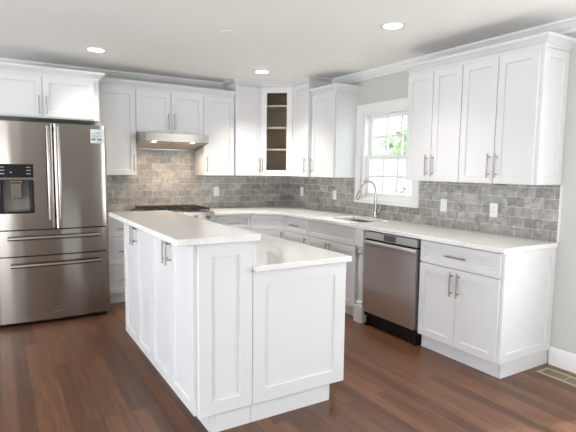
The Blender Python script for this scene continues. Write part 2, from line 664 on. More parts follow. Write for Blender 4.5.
# ------------------------------------------------------------------ cabinets
def pull(mb, x, z, y, length, vertical):
    """bar pull on a face at y (facing -y)"""
    r, so = 0.006, 0.034
    h = length / 2
    k = h - 0.028
    if vertical:
        mb.tube([(x, y - so, z - h), (x, y - so, z + h)], r, 10)
        for s in (-k, k):
            mb.tube([(x, y + 0.001, z + s), (x, y - so, z + s)], 0.0048, 8)
    else:
        mb.tube([(x - h, y - so, z), (x + h, y - so, z)], r, 10)
        for s in (-k, k):
            mb.tube([(x + s, y + 0.001, z), (x + s, y - so, z)], 0.0048, 8)
    return mb


def add_door(root, x0, x1, z0, z1, hside=None, hz=None, st=0.057, name='door', hlen=0.185, t=0.02):
    d = MB().shaker(x0, x1, z0, z1, 0, t, st).build(name, M_CAB, root)
    if hside:
        hx = x0 + 0.03 if hside == 'l' else x1 - 0.03
        pull(MB(), hx, hz, -t, hlen, True).build('handle', M_NICKEL, d)
    return d


def add_drawer(root, x0, x1, z0, z1, handle=True, st=0.042, hlen=0.185):
    d = MB().shaker(x0, x1, z0, z1, 0, 0.02, st).build('drawer' if handle else 'false_drawer_front', M_CAB, root)
    if handle:
        pull(MB(), (x0 + x1) / 2, (z0 + z1) / 2, -0.02, hlen, False).build('handle', M_NICKEL, d)
    return d


G = 0.003
RW = -PI / 2        # rotation of a cabinet that faces -x


def wall_cab(loc, rot, w, depth, z0, z1, doors, label, group='white wall cabinets', handles=None, zdoor=None):
    """doors: list of (fraction0, fraction1, handle side)"""
    r = thing('wall_cabinet', loc, rot, label, 'cabinet', group)
    MB().box(0.0005, w - 0.0005, 0.001, depth, z0, z1).build('cabinet_box', M_CAB, r, 0.0012, 1)
    zt = zdoor or z1 - 0.012
    for a, b, hs in doors:
        add_door(r, a + G, b - G, z0 + 0.002, zt, hs, z0 + 0.135)
    return r


def base_cab(loc, rot, w, depth, label, ztop=ZS, kick=0.115, kick_in=0.05, kick_x=(0, 0), group='white base cabinets', name='base_cabinet', hollow=False):
    r = thing(name, loc, rot, label, 'cabinet', group)
    if hollow:
        m = MB().box(0.0005, 0.0185, 0.001, depth, kick, ztop - 0.001).box(w - 0.0185, w - 0.0005, 0.001, depth, kick, ztop - 0.001)
        m.box(0.0185, w - 0.0185, 0.001, depth, kick, kick + 0.018).box(0.0185, w - 0.0185, depth - 0.012, depth, kick + 0.018, ztop - 0.001)
        m.box(0.0185, w - 0.0185, 0.001, 0.02, ztop - 0.17, ztop - 0.001).box(0.0185, w - 0.0185, 0.001, 0.02, kick + 0.018, kick + 0.05)
        m.build('cabinet_box', M_CAB, r)
    else:
        MB().box(0.0005, w - 0.0005, 0.001, depth, kick, ztop - 0.001).build('cabinet_box', M_CAB, r, 0.0012, 1)
    MB().box(0.001 + kick_x[0], w - 0.001 - kick_x[1], kick_in, depth - 0.02, 0, kick).build('toe_kick', M_CAB, r)
    return r


CRW = [(-0.018, 0), (0.003, 0), (0.004, 0.020), (0.012, 0.026), (0.022, 0.036), (0.038, 0.050), (0.044, 0.054), (0.050, 0.056), (0.055, 0.066), (0.055, 0.078), (-0.018, 0.078)]


def crown_path(mb, pts, z, prof=CRW, hs=1.0):
    """pts: plan polyline of the cabinet faces, moulding on its right-hand side when walking"""
    pts = [Vector((p[0], p[1])) for p in pts]
    n = len(pts)
    offs = []
    for i in range(n):
        ds = []
        if i > 0:
            ds.append((pts[i] - pts[i - 1]).normalized())
        if i < n - 1:
            ds.append((pts[i + 1] - pts[i]).normalized())
        ns = [Vector((d.y, -d.x)) for d in ds]
        if len(ns) == 2:
            m = (ns[0] + ns[1])
            m = m / max(1e-6, m.dot(ns[0]))
        else:
            m = ns[0]
        offs.append(m)
    k = len(prof)
    v = [(pts[i].x + offs[i].x * u, pts[i].y + offs[i].y * u, z + h * hs) for i in range(n) for u, h in prof]
    f = [tuple(range(k))[::-1], tuple(range((n - 1) * k, n * k))]
    for i in range(n - 1):
        f += [(i * k + j, i * k + (j + 1) % k, (i + 1) * k + (j + 1) % k, (i + 1) * k + j) for j in range(k)]
    return mb.add(v, f)


UD = 0.305      # box depth; doors add 20 mm
FB = -UD
# --- over the refrigerator
FCZ0, FCZ1 = 1.905, 2.30
oc = thing('wall_cabinet', (-3.60, -0.61, 0), 0, 'short wide two-door cabinet above the stainless refrigerator', 'cabinet', 'white wall cabinets')
MB().box(0, 0.97, 0.001, 0.609, FCZ0, FCZ1).build('cabinet_box', M_CAB, oc, 0.0012, 1)
d = add_door(oc, 0.012, 0.457, FCZ0 + 0.012, FCZ1 - 0.006, 'r', FCZ0 + 0.118, hlen=0.17)
d = add_door(oc, 0.461, 0.925, FCZ0 + 0.012, FCZ1 - 0.006, 'l', FCZ0 + 0.118, hlen=0.17)
crown_path(MB(), [(-0.03, -0.002), (0.97, -0.002), (0.97, 0.30)], FCZ1 - 0.002).build('crown', M_CAB, oc)
# --- left run on the back wall
wall_cab((-2.628, FB, 0), 0, 0.431, UD - 0.001, ZUB, ZUT, [(0.0, 0.431, 'r')],
         'tall single-door cabinet between the refrigerator and the range hood')
wall_cab((-2.197, FB, 0), 0, 0.793, UD - 0.001, 1.832, ZUT, [(0.0, 0.3965, 'r'), (0.3965, 0.793, 'l')],
         'short two-door cabinet directly above the range hood')
wall_cab((-1.404, FB, 0), 0, 0.402, UD - 0.001, ZUB, ZUT, [(0.0, 0.398, 'l')],
         'single-door cabinet just right of the range hood, its handle at lower left')
cm = MB()
crown_path(cm, [(-2.628, -UD - 0.002), (-1.003, -UD - 0.002)], ZUT - 0.001)
tag(cm.build('cabinet_crown', M_CAB), 'white crown strip topping the three cabinets around the range hood', 'moulding', 'cabinet crown strips')

# --- tall corner group that reaches the ceiling
ZTT = 2.470
UC = 0.345      # the corner group stands a little further out
wall_cab((-1.000, -UC, 0), 0, 0.352, UC - 0.001, ZUB, ZTT, [(0.0, 0.352, 'r')],
         'ceiling-high single-door cabinet left of the glass-door corner cabinet')
# diagonal glass cabinet
KX, KY = -0.648, -0.640
KA = math.atan2(-UC - KY, -UC - KX)
gc = thing('corner_cabinet', (KX, -UC, 0), -KA, 'diagonal corner cabinet with a glass door showing brown shelves', 'cabinet')
fl = math.hypot(-UC - KX, -UC - KY)


def loc_pt(wx, wy):
    dx, dy = wx - KX, wy + UC
    c, s = math.cos(KA), math.sin(KA)
    return (c * dx - s * dy, s * dx + c * dy)


plan = [loc_pt(*p) for p in ((KX + 0.001, -UC), (-UC, KY + 0.001), (-0.002, KY + 0.001), (-0.002, -0.002), (KX + 0.001, -0.002))]
mb = MB()
inner = [loc_pt(*p) for p in ((KX + 0.019, -UC), (-UC, KY + 0.019), (-0.02, KY + 0.019), (-0.02, -0.02), (KX + 0.019, -0.02))]
mb.prism(plan, ZUB, ZUB + 0.019).prism(plan, ZTT - 0.019, ZTT)
for i in range(1, 5):
    a, b = plan[i], plan[(i + 1) % 5]
    c, d2 = inner[(i + 1) % 5], inner[i]
    mb.prism([a, b, c, d2], ZUB + 0.019, ZTT - 0.019)
mb.box(0.0, 0.05, 0.0, 0.019, ZUB + 0.019, ZTT - 0.019).box(fl - 0.05, fl, 0.0, 0.019, ZUB + 0.019, ZTT - 0.019)
mb.build('cabinet_box', M_CAB, gc)
lin = [loc_pt(*p) for p in ((KX + 0.026, -UC + 0.03), (-UC + 0.03, KY + 0.026), (-0.025, KY + 0.026), (-0.025, -0.025), (KX + 0.026, -0.025))]
lb = MB()
lin2 = [loc_pt(*p) for p in ((KX + 0.031, -UC + 0.03), (-UC + 0.03, KY + 0.031), (-0.030, KY + 0.031), (-0.030, -0.030), (KX + 0.031, -0.030))]
for i in range(1, 5):
    lb.prism([lin[i], lin[(i + 1) % 5], lin2[(i + 1) % 5], lin2[i]], ZUB + 0.02, ZTT - 0.02)
lb.prism(lin2, ZUB + 0.0195, ZUB + 0.022).prism(lin2, ZTT - 0.022, ZTT - 0.0195)
tag(lb.build('lining', M_WOODIN, gc), 'dark brown cabinet interior')
shp = [loc_pt(*p) for p in ((KX + 0.033, -UC + 0.045), (-UC + 0.045, KY + 0.033), (-0.032, KY + 0.033), (-0.032, -0.032), (KX + 0.033, -0.032))]
for z in (1.684, 1.958, 2.230):
    MB().prism(shp, z, z + 0.02).build('shelf', M_SHELF, gc, 0.001, 1)
dm = MB()
x0, x1, z0, z1, st = 0.012, fl - 0.012, ZUB + 0.003, ZTT - 0.010, 0.070
dm.box(x0, x0 + st, -0.02, 0, z0, z1).box(x1 - st, x1, -0.02, 0, z0, z1)
dm.box(x0 + st, x1 - st, -0.02, 0, z0, z0 + st).box(x0 + st, x1 - st, -0.02, 0, z1 - st, z1)
gd = dm.build('door', M_CAB, gc, 0.0025, 2)
MB().box(x0 + st - 0.005, x1 - st + 0.005, -0.010, -0.006, z0 + st - 0.005, z1 - st + 0.005).build('glass_pane', M_GLASS2, gd)
pull(MB(), x0 + 0.03, ZUB + 0.137, -0.02, 0.185, True).build('handle', M_NICKEL, gd)
wall_cab((-UC, KY, 0), RW, 1.011 + KY, UC - 0.001, ZUB, ZTT, [(0.0, 1.011 + KY, 'r')],
         'ceiling-high narrow single-door cabinet right of the glass-door corner cabinet')
cm = MB()
crown_path(cm, [(-1.000, -0.02), (-1.000, -UC - 0.012), (KX - 0.006, -UC - 0.012), (-UC - 0.012, KY - 0.006), (-UC - 0.012, -1.011), (-0.02, -1.011)], ZTT + 0.0005, hs=0.71)
tag(cm.build('cabinet_crown', M_CAB), 'white crown strip where the corner cabinets meet the ceiling', 'moulding', 'cabinet crown strips')

# --- short cabinet left of the window
wc = wall_cab((FB, -1.013, 0), RW, 0.464, UD - 0.001, ZUB, ZUT, [(0.006, 0.457, 'l')],
              'single-door wall cabinet whose plain end faces the sink window')
crown_path(MB(), [(0.002, -0.002), (0.464, -0.002), (0.464, UD)], ZUT - 0.001).build('crown', M_CAB, wc)
MB().box(0.464, 0.468, -0.004, UD - 0.002, ZUB, ZUT - 0.002).build('end_panel', M_CAB, wc, 0.001, 1)
# --- run right of the window
YU = (-2.572, -3.172, YE)
ua = wall_cab((FB, YU[0], 0), RW, YU[0] - YU[1], UD - 0.001, ZUB, ZUT, [(0.0, 0.30, 'r'), (0.30, 0.60, 'l')],
              'two-door wall cabinet right beside the sink window')
wb = YU[1] - YU[2]
ub = wall_cab((FB, YU[1], 0), RW, wb - 0.02, UD - 0.001, ZUB, ZUT, [(0.0, 0.322, 'r'), (0.322, 0.640, 'l')],
              'two-door wall cabinet at the open end of the run by the right wall')


def end_panel(parent, w, depth, z0, z1, t=0.018, st=0.07):
    """framed panel closing the right-hand end of a cabinet of width w"""
    m = MB()
    s = MB().shaker(0.0, depth, z0, z1, 0, t, st)
    m.add([(w - y, x, z) for x, y, z in s.v], s.f)
    return m.build('end_panel', M_CAB, parent)


end_panel(ub, wb - 0.019, UD - 0.002, ZUB, ZUT - 0.002, 0.018, 0.06)
cm = MB()
crown_path(cm, [(-0.005, YU[0]), (-UD - 0.002, YU[0]), (-UD - 0.002, YE), (-0.001, YE)], ZUT - 0.001)
tag(cm.build('cabinet_crown', M_CAB), 'white crown strip topping the two cabinets right of the window', 'moulding', 'cabinet crown strips')

# ------------------------------------------------------------------ base cabinets
BD = 0.61
BF = -BD
b = base_cab((-2.626, BF, 0), 0, 0.434, BD - 0.002, 'narrow three-drawer base cabinet between the refrigerator and the range')
add_drawer(b, G, 0.434 - G, 0.722, 0.892, hlen=0.16)
add_drawer(b, G, 0.434 - G, 0.420, 0.716, st=0.05, hlen=0.16)
add_drawer(b, G, 0.434 - G, 0.118, 0.414, st=0.05, hlen=0.16)
b = base_cab((-1.408, BF, 0), 0, 0.485, BD - 0.002, 'base cabinet under the counter just right of the range')
add_drawer(b, G, 0.485 - G, 0.722, 0.892)
add_door(b, G, 0.485 - G, 0.118, 0.716, 'l', 0.61)
# diagonal corner base
cb = thing('corner_base_cabinet', (-0.923, BF, 0), -PI / 4, 'diagonal corner base cabinet below the counter bend', 'cabinet', 'white base cabinets')


def loc2(wx, wy):
    dx, dy = wx + 0.923, wy - BF
    c, s = math.cos(PI / 4), math.sin(PI / 4)
    return (c * dx - s * dy, s * dx + c * dy)


cpl = [loc2(*p) for p in ((-0.9225, BF), (BF, -0.9225), (-0.002, -0.9225), (-0.002, -0.002), (-0.9225, -0.002))]
cf = math.hypot(0.313, 0.313)
MB().prism(cpl, 0.115, ZS - 0.001).build('cabinet_box', M_CAB, cb)
kpl = [loc2(*p) for p in ((-0.92, BF + 0.06), (BF + 0.06, -0.92), (-0.03, -0.92), (-0.03, -0.03), (-0.92, -0.03))]
MB().prism(kpl, 0, 0.115).build('toe_kick', M_CAB, cb)
add_drawer(cb, 0.014, cf - 0.014, 0.722, 0.892, handle=False)
add_door(cb, 0.014, cf - 0.014, 0.118, 0.716, 'r', 0.61)
b = base_cab((BF, -0.923, 0), RW, 0.520, BD - 0.002, 'narrow base cabinet with one small drawer left of the sink cabinet')
add_drawer(b, G, 0.520 - G, 0.722, 0.892)
add_door(b, G, 0.520 - G, 0.118, 0.716, 'r', 0.61)
b = base_cab((BF, -1.443, 0), RW, 0.815, BD - 0.002, hollow=True, label='wide sink base cabinet with a plain false drawer front below the window')
add_drawer(b, G, 0.815 - G, 0.722, 0.892, handle=False)
add_door(b, G, 0.4075 - G / 2, 0.118, 0.716, 'r', 0.61)
add_door(b, 0.4075 + G / 2, 0.815 - G, 0.118, 0.716, 'l', 0.61)

# turned post between sink cabinet and dishwasher
po = thing('turned_post', (-0.60, -2.332, 0), 0, 'white turned post between the sink cabinet and the dishwasher', 'post')
MB().box(-0.046, 0.046, -0.056, 0.056, 0, 0.16).build('foot_block', M_CAB, po, 0.003, 2)
MB().box(-0.046, 0.046, -0.056, 0.056, 0.735, ZS - 0.001).build('top_block', M_CAB, po, 0.003, 2)
pr = [(0.046, 0.16), (0.048, 0.168), (0.040, 0.176), (0.046, 0.186), (0.046, 0.194), (0.034, 0.204), (0.030, 0.225), (0.034, 0.26), (0.040, 0.36),
      (0.041, 0.46), (0.038, 0.56), (0.031, 0.635), (0.029, 0.655), (0.038, 0.662), (0.044, 0.672), (0.044, 0.680), (0.036, 0.690), (0.040, 0.705), (0.047, 0.715), (0.047, 0.735)]
MB().lathe(pr).build('shaft', M_CAB, po)
MB().box(0.046, 0.58, -0.0715, -0.056, 0.0, ZS - 0.002).build('filler_panel', M_CAB, po)

# end base cabinet
EB0 = -3.085
we = EB0 - YE
b = base_cab((BF, EB0, 0), RW, we - 0.02, BD - 0.002, 'two-door base cabinet with one drawer at the open counter end', kick_in=0.035)
add_drawer(b, G, we - 0.024, 0.722, 0.892)
mid = (we - 0.022) / 2
add_door(b, G, mid - G / 2, 0.118, 0.712, 'r', 0.60)
add_door(b, mid + G / 2, we - 0.024, 0.118, 0.712, 'l', 0.60)
end_panel(b, we - 0.019, BD - 0.003, 0.112, ZS - 0.001, 0.018, 0.065)
MB().box(we - 0.03, we - 0.016, 0.035, BD - 0.003, 0, 0.112).build('side_plinth', M_CAB, b)


# ------------------------------------------------------------------ worktops
def slab(name, pts, z0, z1, label, holes=None):
    bm = bmesh.new()
    vs = [bm.verts.new((p[0], p[1], z0)) for p in pts]
    es = [bm.edges.new((vs[i], vs[(i + 1) % len(vs)])) for i in range(len(vs))]
    for h in holes or []:
        hv = [bm.verts.new((p[0], p[1], z0)) for p in h]
        es += [bm.edges.new((hv[i], hv[(i + 1) % len(hv)])) for i in range(len(hv))]
    bmesh.ops.triangle_fill(bm, use_beauty=True, edges=es)
    bmesh.ops.dissolve_limit(bm, angle_limit=0.01, verts=bm.verts, edges=bm.edges) if not holes else None
    r = bmesh.ops.extrude_face_region(bm, geom=list(bm.faces))
    for v in r['geom']:
        if isinstance(v, bmesh.types.BMVert):
            v.co.z = z1
    bmesh.ops.recalc_face_normals(bm, faces=bm.faces)
    me = bpy.data.meshes.new(name)
    bm.to_mesh(me)
    bm.free()
    me.materials.append(M_QUARTZ)
    o = bpy.data.objects.new(name, me)
    COL.objects.link(o)
    bv = o.modifiers.new('edge', 'BEVEL')
    bv.width = 0.004
    bv.segments = 3
    bv.limit_method = 'ANGLE'
    return tag(o, label, 'countertop', 'white quartz worktops')


CE = -0.648
slab('countertop', [(-2.627, CE), (-2.195, CE), (-2.195, -TT), (-2.627, -TT)], ZS, ZC,
     'small white counter piece between the refrigerator and the range')
SH = (-0.475, -0.115, -2.165, -1.635)      # sink hole
hole = []
rr = 0.03
for cxx, cyy, a0 in ((SH[1] - rr, SH[3] - rr, 0), (SH[0] + rr, SH[3] - rr, 90), (SH[0] + rr, SH[2] + rr, 180), (SH[1] - rr, SH[2] + rr, 270)):
    for k in range(5):
        a = math.radians(a0 + 22.5 * k)
        hole.append((cxx + rr * math.cos(a), cyy + rr * math.sin(a)))
slab('countertop', [(-1.405, CE), (-0.933, CE), (CE, -0.933), (CE, YE - 0.012), (-TT, YE - 0.012), (-TT, -TT), (-1.405, -TT)], ZS, ZC,
     'long white quartz counter bending from the range round to the open end', [hole])

# sink
sk = thing('kitchen_sink', (-0.295, -1.90, 0), 0, 'stainless undermount sink set in the counter below the window', 'sink')
mb = MB()
hx, hy = 0.186, 0.271
zb = 0.68
t = 0.004
mb.box(-hx, -hx + t, -hy, hy, zb, ZS - 0.0005).box(hx - t, hx, -hy, hy, zb, ZS - 0.0005)
mb.box(-hx + t, hx - t, -hy, -hy + t, zb, ZS - 0.0005).box(-hx + t, hx - t, hy - t, hy, zb, ZS - 0.0005)
mb.box(-hx, hx, -hy, hy, zb - t, zb)
mb.build('basin', M_SINK, sk)
MB().lathe([(0.0, zb + 0.004), (0.03, zb + 0.003), (0.042, zb + 0.006), (0.045, zb)], (0.02, 0, 0)).build('drain', M_CHROME, sk)

# faucet
fa = thing('kitchen_faucet', (-0.066, -1.895, ZC), 0, 'brushed nickel gooseneck faucet standing behind the sink', 'faucet')
MB().lathe([(0.0, 0.0), (0.028, 0.0), (0.028, 0.006), (0.024, 0.010), (0.023, 0.075), (0.021, 0.085), (0.013, 0.092), (0.0, 0.092)]).build('base', M_CHROME, fa)
dx, dy = -0.95, 0.31
path = [(0, 0, 0.09), (0, 0, 0.2), (0, 0, 0.29)]
R = 0.088
for k in range(1, 13):
    a = PI * k / 12 * 0.90
    s = R - R * math.cos(a)
    path.append((dx * s, dy * s, 0.29 + 1.22 * R * math.sin(a)))
tail = path[-1]
MB().tube(path, 0.0145, 14).build('neck', M_CHROME, fa)
e = (tail[0] + dx * 0.045, tail[1] + dy * 0.045, tail[2] - 0.12)
q = [tuple(tail[i] + (e[i] - tail[i]) * f for i in range(3)) for f in (0, 0.08, 0.3, 0.75, 0.95, 1.0)]
MB().tube(q, [0.0150, 0.018, 0.0185, 0.021, 0.022, 0.019], 14).build('spray_head', M_CHROME, fa)
MB().tube([(0, -0.018, 0.055), (0, -0.05, 0.058)], [0.016, 0.015], 12).tube([(0, -0.045, 0.06), (0.004, -0.055, 0.10), (0.008, -0.062, 0.155)], [0.009, 0.0075, 0.0055], 10).build('lever', M_CHROME, fa)

# ------------------------------------------------------------------ island
XD, YN, YF = -2.669, -3.488, -1.866        # door back plane, end panel face, far end
ZI = 1.058
XM = -2.353
ic = []
for y0, y1, lab in ((YF, -2.650, 'tall island cabinet at the far end, doors facing the refrigerator'),
                    (-2.650, YN + 0.02, 'tall island cabinet at the near end, doors facing left, framed end panel')):
    w = y0 - y1
    b = base_cab((XD, y0, 0), RW, w, XM - XD - 0.001, lab, ztop=ZI, kick=0.115, kick_in=0.07, group='island cabinets', name='island_cabinet')
    m_ = w / 2
    add_door(b, G, m_ - G / 2, 0.118, ZI - 0.012, 'r', ZI - 0.100, hlen=0.15)
    add_door(b, m_ + G / 2, w - (0.010 if y1 < -3 else G), 0.118, ZI - 0.012, 'l', ZI - 0.100, hlen=0.15)
    ic.append((b, w))
b, w = ic[1]
m = MB()
s = MB().shaker(-0.001, XM - XD - 0.002, 0.112, ZI - 0.001, 0, 0.02, 0.075)
m.add([(w - y, x, z) for x, y, z in s.v], s.f)
m.build('end_panel', M_CAB, b)
MB().box(w - 0.01, w + 0.003, 0.10, XM - XD - 0.002, 0, 0.112).build('end_plinth', M_CAB, b)
# lower cabinets (doors face the sink side)
XR = -1.702
lows = []
for y0, y1, lab in ((YF, -2.665, 'low island cabinet at the far end, its doors facing the sink'),
                    (-2.665, YN + 0.02, 'low island cabinet at the near end with a broad framed end panel')):
    w = y0 - y1
    depth = XR - 0.02 - XM
    b = base_cab((XR - 0.02, y1, 0), PI / 2, w, depth - 0.001, lab, ztop=IZS, kick_in=0.075, group='island cabinets', name='island_cabinet')
    m_ = w / 2
    add_door(b, G, m_ - G / 2, 0.118, IZS - 0.006)
    add_door(b, m_ + G / 2, w - G, 0.118, IZS - 0.006)
    lows.append((b, w, depth))
b, w, depth = lows[1]
m = MB()
s = MB().shaker(-0.02, depth - 0.002, 0.112, IZS - 0.001, 0, 0.02, 0.080)
m.add([(y, x, z) for x, y, z in s.v], s.f)
m.build('end_panel', M_CAB, b)
MB().box(-0.003, 0.01, 0.085, depth - 0.002, 0, 0.112).build('end_plinth', M_CAB, b)

slab('countertop', [(-2.792, -3.518), (-2.322, -3.518), (-2.322, -1.84), (-2.792, -1.84)], ZI, 1.092,
     'raised white quartz slab on the tall side of the island')
slab('countertop', [(XM + 0.001, -3.518), (-1.680, -3.518), (-1.680, -1.84), (XM + 0.001, -1.84)], IZS, IZC,
     'lower white quartz slab on the sink side of the island')
MB_ = MB().box(XM + 0.0, XM + 0.018, YN + 0.003, YF - 0.002, IZC + 0.0005, ZI - 0.001)
tag(MB_.build('island_riser', M_CAB), 'white upright board between the two island slab levels', 'panel')

# ------------------------------------------------------------------ refrigerator
FX0, FX1, FS = -3.604, -2.634, -3.095
FYF = -0.985          # door face
fr = thing('refrigerator', (0, 0, 0), 0, 'stainless french-door refrigerator with water dispenser and two lower drawers', 'refrigerator')
fr.location = (FX0, -0.05, 0)
ox, oy = FX0, -0.05


def fx(x):
    return x - ox


YB = -0.80 - oy          # door back plane (local)
YFl = FYF - oy


def bulge(x):
    u = (x - (FX0 + FX1) / 2) / ((FX1 - FX0) / 2)
    return YFl + 0.026 * u * u


def fdoor(x0, x1, z0, z1, name, r=0.012, hole=None):
    """door with softly curved front and rounded vertical edges; hole = (a, b, z0, z1) cut for the dispenser"""
    def front(a, b, n, ra, rb):
        pts = []
        for i in range(n + 1):
            x = a + (b - a) * i / n
            pts.append((fx(x), bulge(x)))
        if ra:
            p = [(fx(a), bulge(a) + ra)]
            for k in range(1, 5):
                t_ = PI / 2 * k / 5
                p.append((fx(a + ra * (1 - math.cos(t_))), bulge(a) + ra * (1 - math.sin(t_))))
            pts = p + [q for q in pts if q[0] > fx(a + ra)]
        if rb:
            p = []
            for k in range(1, 5):
                t_ = PI / 2 * k / 5
                p.append((fx(b - rb * (1 - math.sin(t_))), bulge(b) + rb * (1 - math.cos(t_))))
            p.append((fx(b), bulge(b) + rb))
            pts = [q for q in pts if q[0] < fx(b - rb)] + p
        return pts
    m = MB()

    def seg(a, b, c, d, ra, rb):
        fp = front(a, b, 14, ra, rb)
        m.prism(fp + [(fx(b), YB), (fx(a), YB)], c, d, True)
    if hole:
        a, b, h0, h1 = hole
        seg(x0, a, z0, z1, r, 0)
        seg(b, x1, z0, z1, 0, r)
        seg(a, b, z0, h0, 0, 0)
        seg(a, b, h1, z1, 0, 0)
    else:
        seg(x0, x1, z0, z1, r, r)
    return m.build(name, M_STEEL, fr)


MB().box(fx(FX0) + 0.004, fx(FX1) - 0.004, YB + 0.012, -0.001, 0.05, 1.822).build('body', mat('fridge_side', (0.10, 0.10, 0.10), 0.5), fr, 0.004)
MB().box(fx(FX0) + 0.012, fx(FX1) - 0.012, YB - 0.04, YB + 0.012, 0.05, 1.826).build('gasket', M_RECESS, fr)
ZD0, ZD1 = 0.882, 1.833
DH = (-3.536, -3.262, 1.028, 1.462)
ld = fdoor(FX0, FS - 0.0035, ZD0, ZD1, 'door', hole=DH)
rd = fdoor(FS + 0.0035, FX1, ZD0, ZD1, 'door')
d1 = fdoor(FX0, FX1, 0.645, 0.872, 'drawer')
d2 = fdoor(FX0, FX1, 0.040, 0.635, 'drawer')


def bar_handle_v(x, z0, z1, par):
    m = MB()
    yb = bulge(x)
    pts = []
    n = 16
    for i in range(n + 1):
        f = i / n
        pts.append((fx(x), yb - 0.038 - 0.022 * math.sin(PI * f), z0 + (z1 - z0) * f))
    prof = []
    for p in pts:
        prof.append([(p[0] - 0.014, p[1] + 0.008, p[2]), (p[0] - 0.012, p[1] - 0.003, p[2]), (p[0] - 0.005, p[1] - 0.008, p[2]), (p[0] + 0.005, p[1] - 0.008, p[2]),
                     (p[0] + 0.012, p[1] - 0.003, p[2]), (p[0] + 0.014, p[1] + 0.008, p[2])])
    v = [q for r_ in prof for q in r_]
    f = [tuple(range(6)), tuple(range(n * 6, n * 6 + 6))[::-1]]
    for i in range(n):
        f += [(i * 6 + j, i * 6 + (j + 1) % 6, (i + 1) * 6 + (j + 1) % 6, (i + 1) * 6 + j) for j in range(6)]
    m.add(v, f, True)
    for z in (z0 + 0.02, z1 - 0.02):
        m.box(fx(x) - 0.010, fx(x) + 0.010, yb - 0.042, yb + 0.004, z - 0.02, z + 0.02)
    return m.build('handle', M_STEEL, par)


def bar_handle_h(x0, x1, z, par):
    m = MB()
    n = 18
    prof = []
    for i in range(n + 1):
        x = x0 + (x1 - x0) * i / n
        y = bulge(x) - 0.045 - 0.006 * math.sin(PI * i / n)
        prof.append([(fx(x), y + 0.009, z + 0.016), (fx(x), y - 0.006, z + 0.014), (fx(x), y - 0.012, z + 0.005), (fx(x), y - 0.012, z - 0.006), (fx(x), y - 0.005, z - 0.015), (fx(x), y + 0.009, z - 0.017)])
    v = [q for r_ in prof for q in r_]
    f = [tuple(range(6)), tuple(range(n * 6, n * 6 + 6))[::-1]]
    for i in range(n):
        f += [(i * 6 + j, i * 6 + (j + 1) % 6, (i + 1) * 6 + (j + 1) % 6, (i + 1) * 6 + j) for j in range(6)]
    m.add(v, f, True)
    for x in (x0 + 0.02, x1 - 0.02):
        m.box(fx(x) - 0.02, fx(x) + 0.02, bulge(x) - 0.050, bulge(x) + 0.004, z - 0.011, z + 0.011)
    return m.build('handle', M_STEEL, par)


bar_handle_v(FS - 0.046, 0.968, 1.80, ld)
bar_handle_v(FS + 0.040, 0.968, 1.80, rd)
bar_handle_h(-3.485, -2.722, 0.806, d1)
bar_handle_h(-3.470, -2.712, 0.560, d2)
# dispenser
ys = min(bulge(DH[0]), bulge(DH[1]))
yd = (bulge(DH[0]) + bulge(DH[1])) / 2 - 0.004
dp = MB().box(fx(DH[0]), fx(DH[1]), yd - 0.004, YB, 1.345, 1.462).build('dispenser_panel', M_DARK, fr, 0.003)
for xx in (-3.520, -3.318):
    for zz in (1.432, 1.405, 1.375):
        MB().box(fx(xx), fx(xx + 0.034), yd - 0.0052, yd - 0.003, zz, zz + 0.006).build('display_mark', M_MARK, dp)
MB().box(fx(-3.442), fx(-3.430), yd - 0.0052, yd - 0.003, 1.385, 1.395).build('display_mark', M_MARK, dp)
MB().box(fx(DH[0]), fx(DH[1]), yd - 0.006, YB, 1.322, 1.345).build('dispenser_trim', M_STEEL, fr, 0.002)
cv = MB()
cv.box(fx(DH[0]), fx(DH[1]), YB - 0.055, YB, 1.028, 1.322)
cv.build('dispenser_recess', M_GREYP, fr)
cvs = MB()
for sgn, xe in ((1, DH[0]), (-1, DH[1])):
    xa, xb = fx(xe), fx(xe + sgn * 0.034)
    cvs.prism([(xa, yd - 0.003), (xb - sgn * 0.012, yd - 0.003), (xb, YB - 0.05), (xa, YB - 0.05)], 1.045, 1.322)
cvs.box(fx(DH[0]), fx(DH[1]), yd - 0.004, YB - 0.05, 1.028, 1.045)
cvs.build('dispenser_surround', M_DARK, fr, 0.002)
nz = MB()
cxn = fx((DH[0] + DH[1]) / 2)
nz.box(cxn - 0.05, cxn + 0.05, yd + 0.012, YB - 0.05, 1.296, 1.322)
nz.box(cxn - 0.040, cxn + 0.040, yd + 0.022, YB - 0.05, 1.16, 1.296)
nz.build('dispenser_spout', M_STEEL, fr, 0.006)
MB().box(cxn - 0.10, cxn + 0.10, yd + 0.004, YB - 0.055, 1.045, 1.052).build('drip_tray', M_STEEL, fr, 0.002)
# paper label on the right door
lx0, lx1, lz0, lz1 = -2.778, -2.656, 1.668, 1.796
yl = lambda x: bulge(x) - 0.0015
lm = MB()
for i in range(6):
    a = lx0 + (lx1 - lx0) * i / 6
    c = lx0 + (lx1 - lx0) * (i + 1) / 6
    lm.add([(fx(a), yl(a), lz0), (fx(c), yl(c), lz0), (fx(c), yl(c), lz1), (fx(a), yl(a), lz1),
            (fx(a), yl(a) + 0.001, lz0), (fx(c), yl(c) + 0.001, lz0), (fx(c), yl(c) + 0.001, lz1), (fx(a), yl(a) + 0.001, lz1)],
           [(0, 1, 2, 3), (7, 6, 5, 4), (0, 4, 5, 1), (3, 2, 6, 7)])
lab = tag(lm.build('sticker', M_PAPER, fr), 'pale paper sticker with green print')
gm = MB()
for a, c in ((0.012, 0.045), (0.062, 0.082), (0.084, 0.100)):
    xx = lx0 + a
    gm.box(fx(lx0 + a), fx(lx0 + c), yl(xx) - 0.0012, yl(xx), lz0 + 0.026, lz0 + 0.044)
gm.build('green_print', M_GREEN, lab)
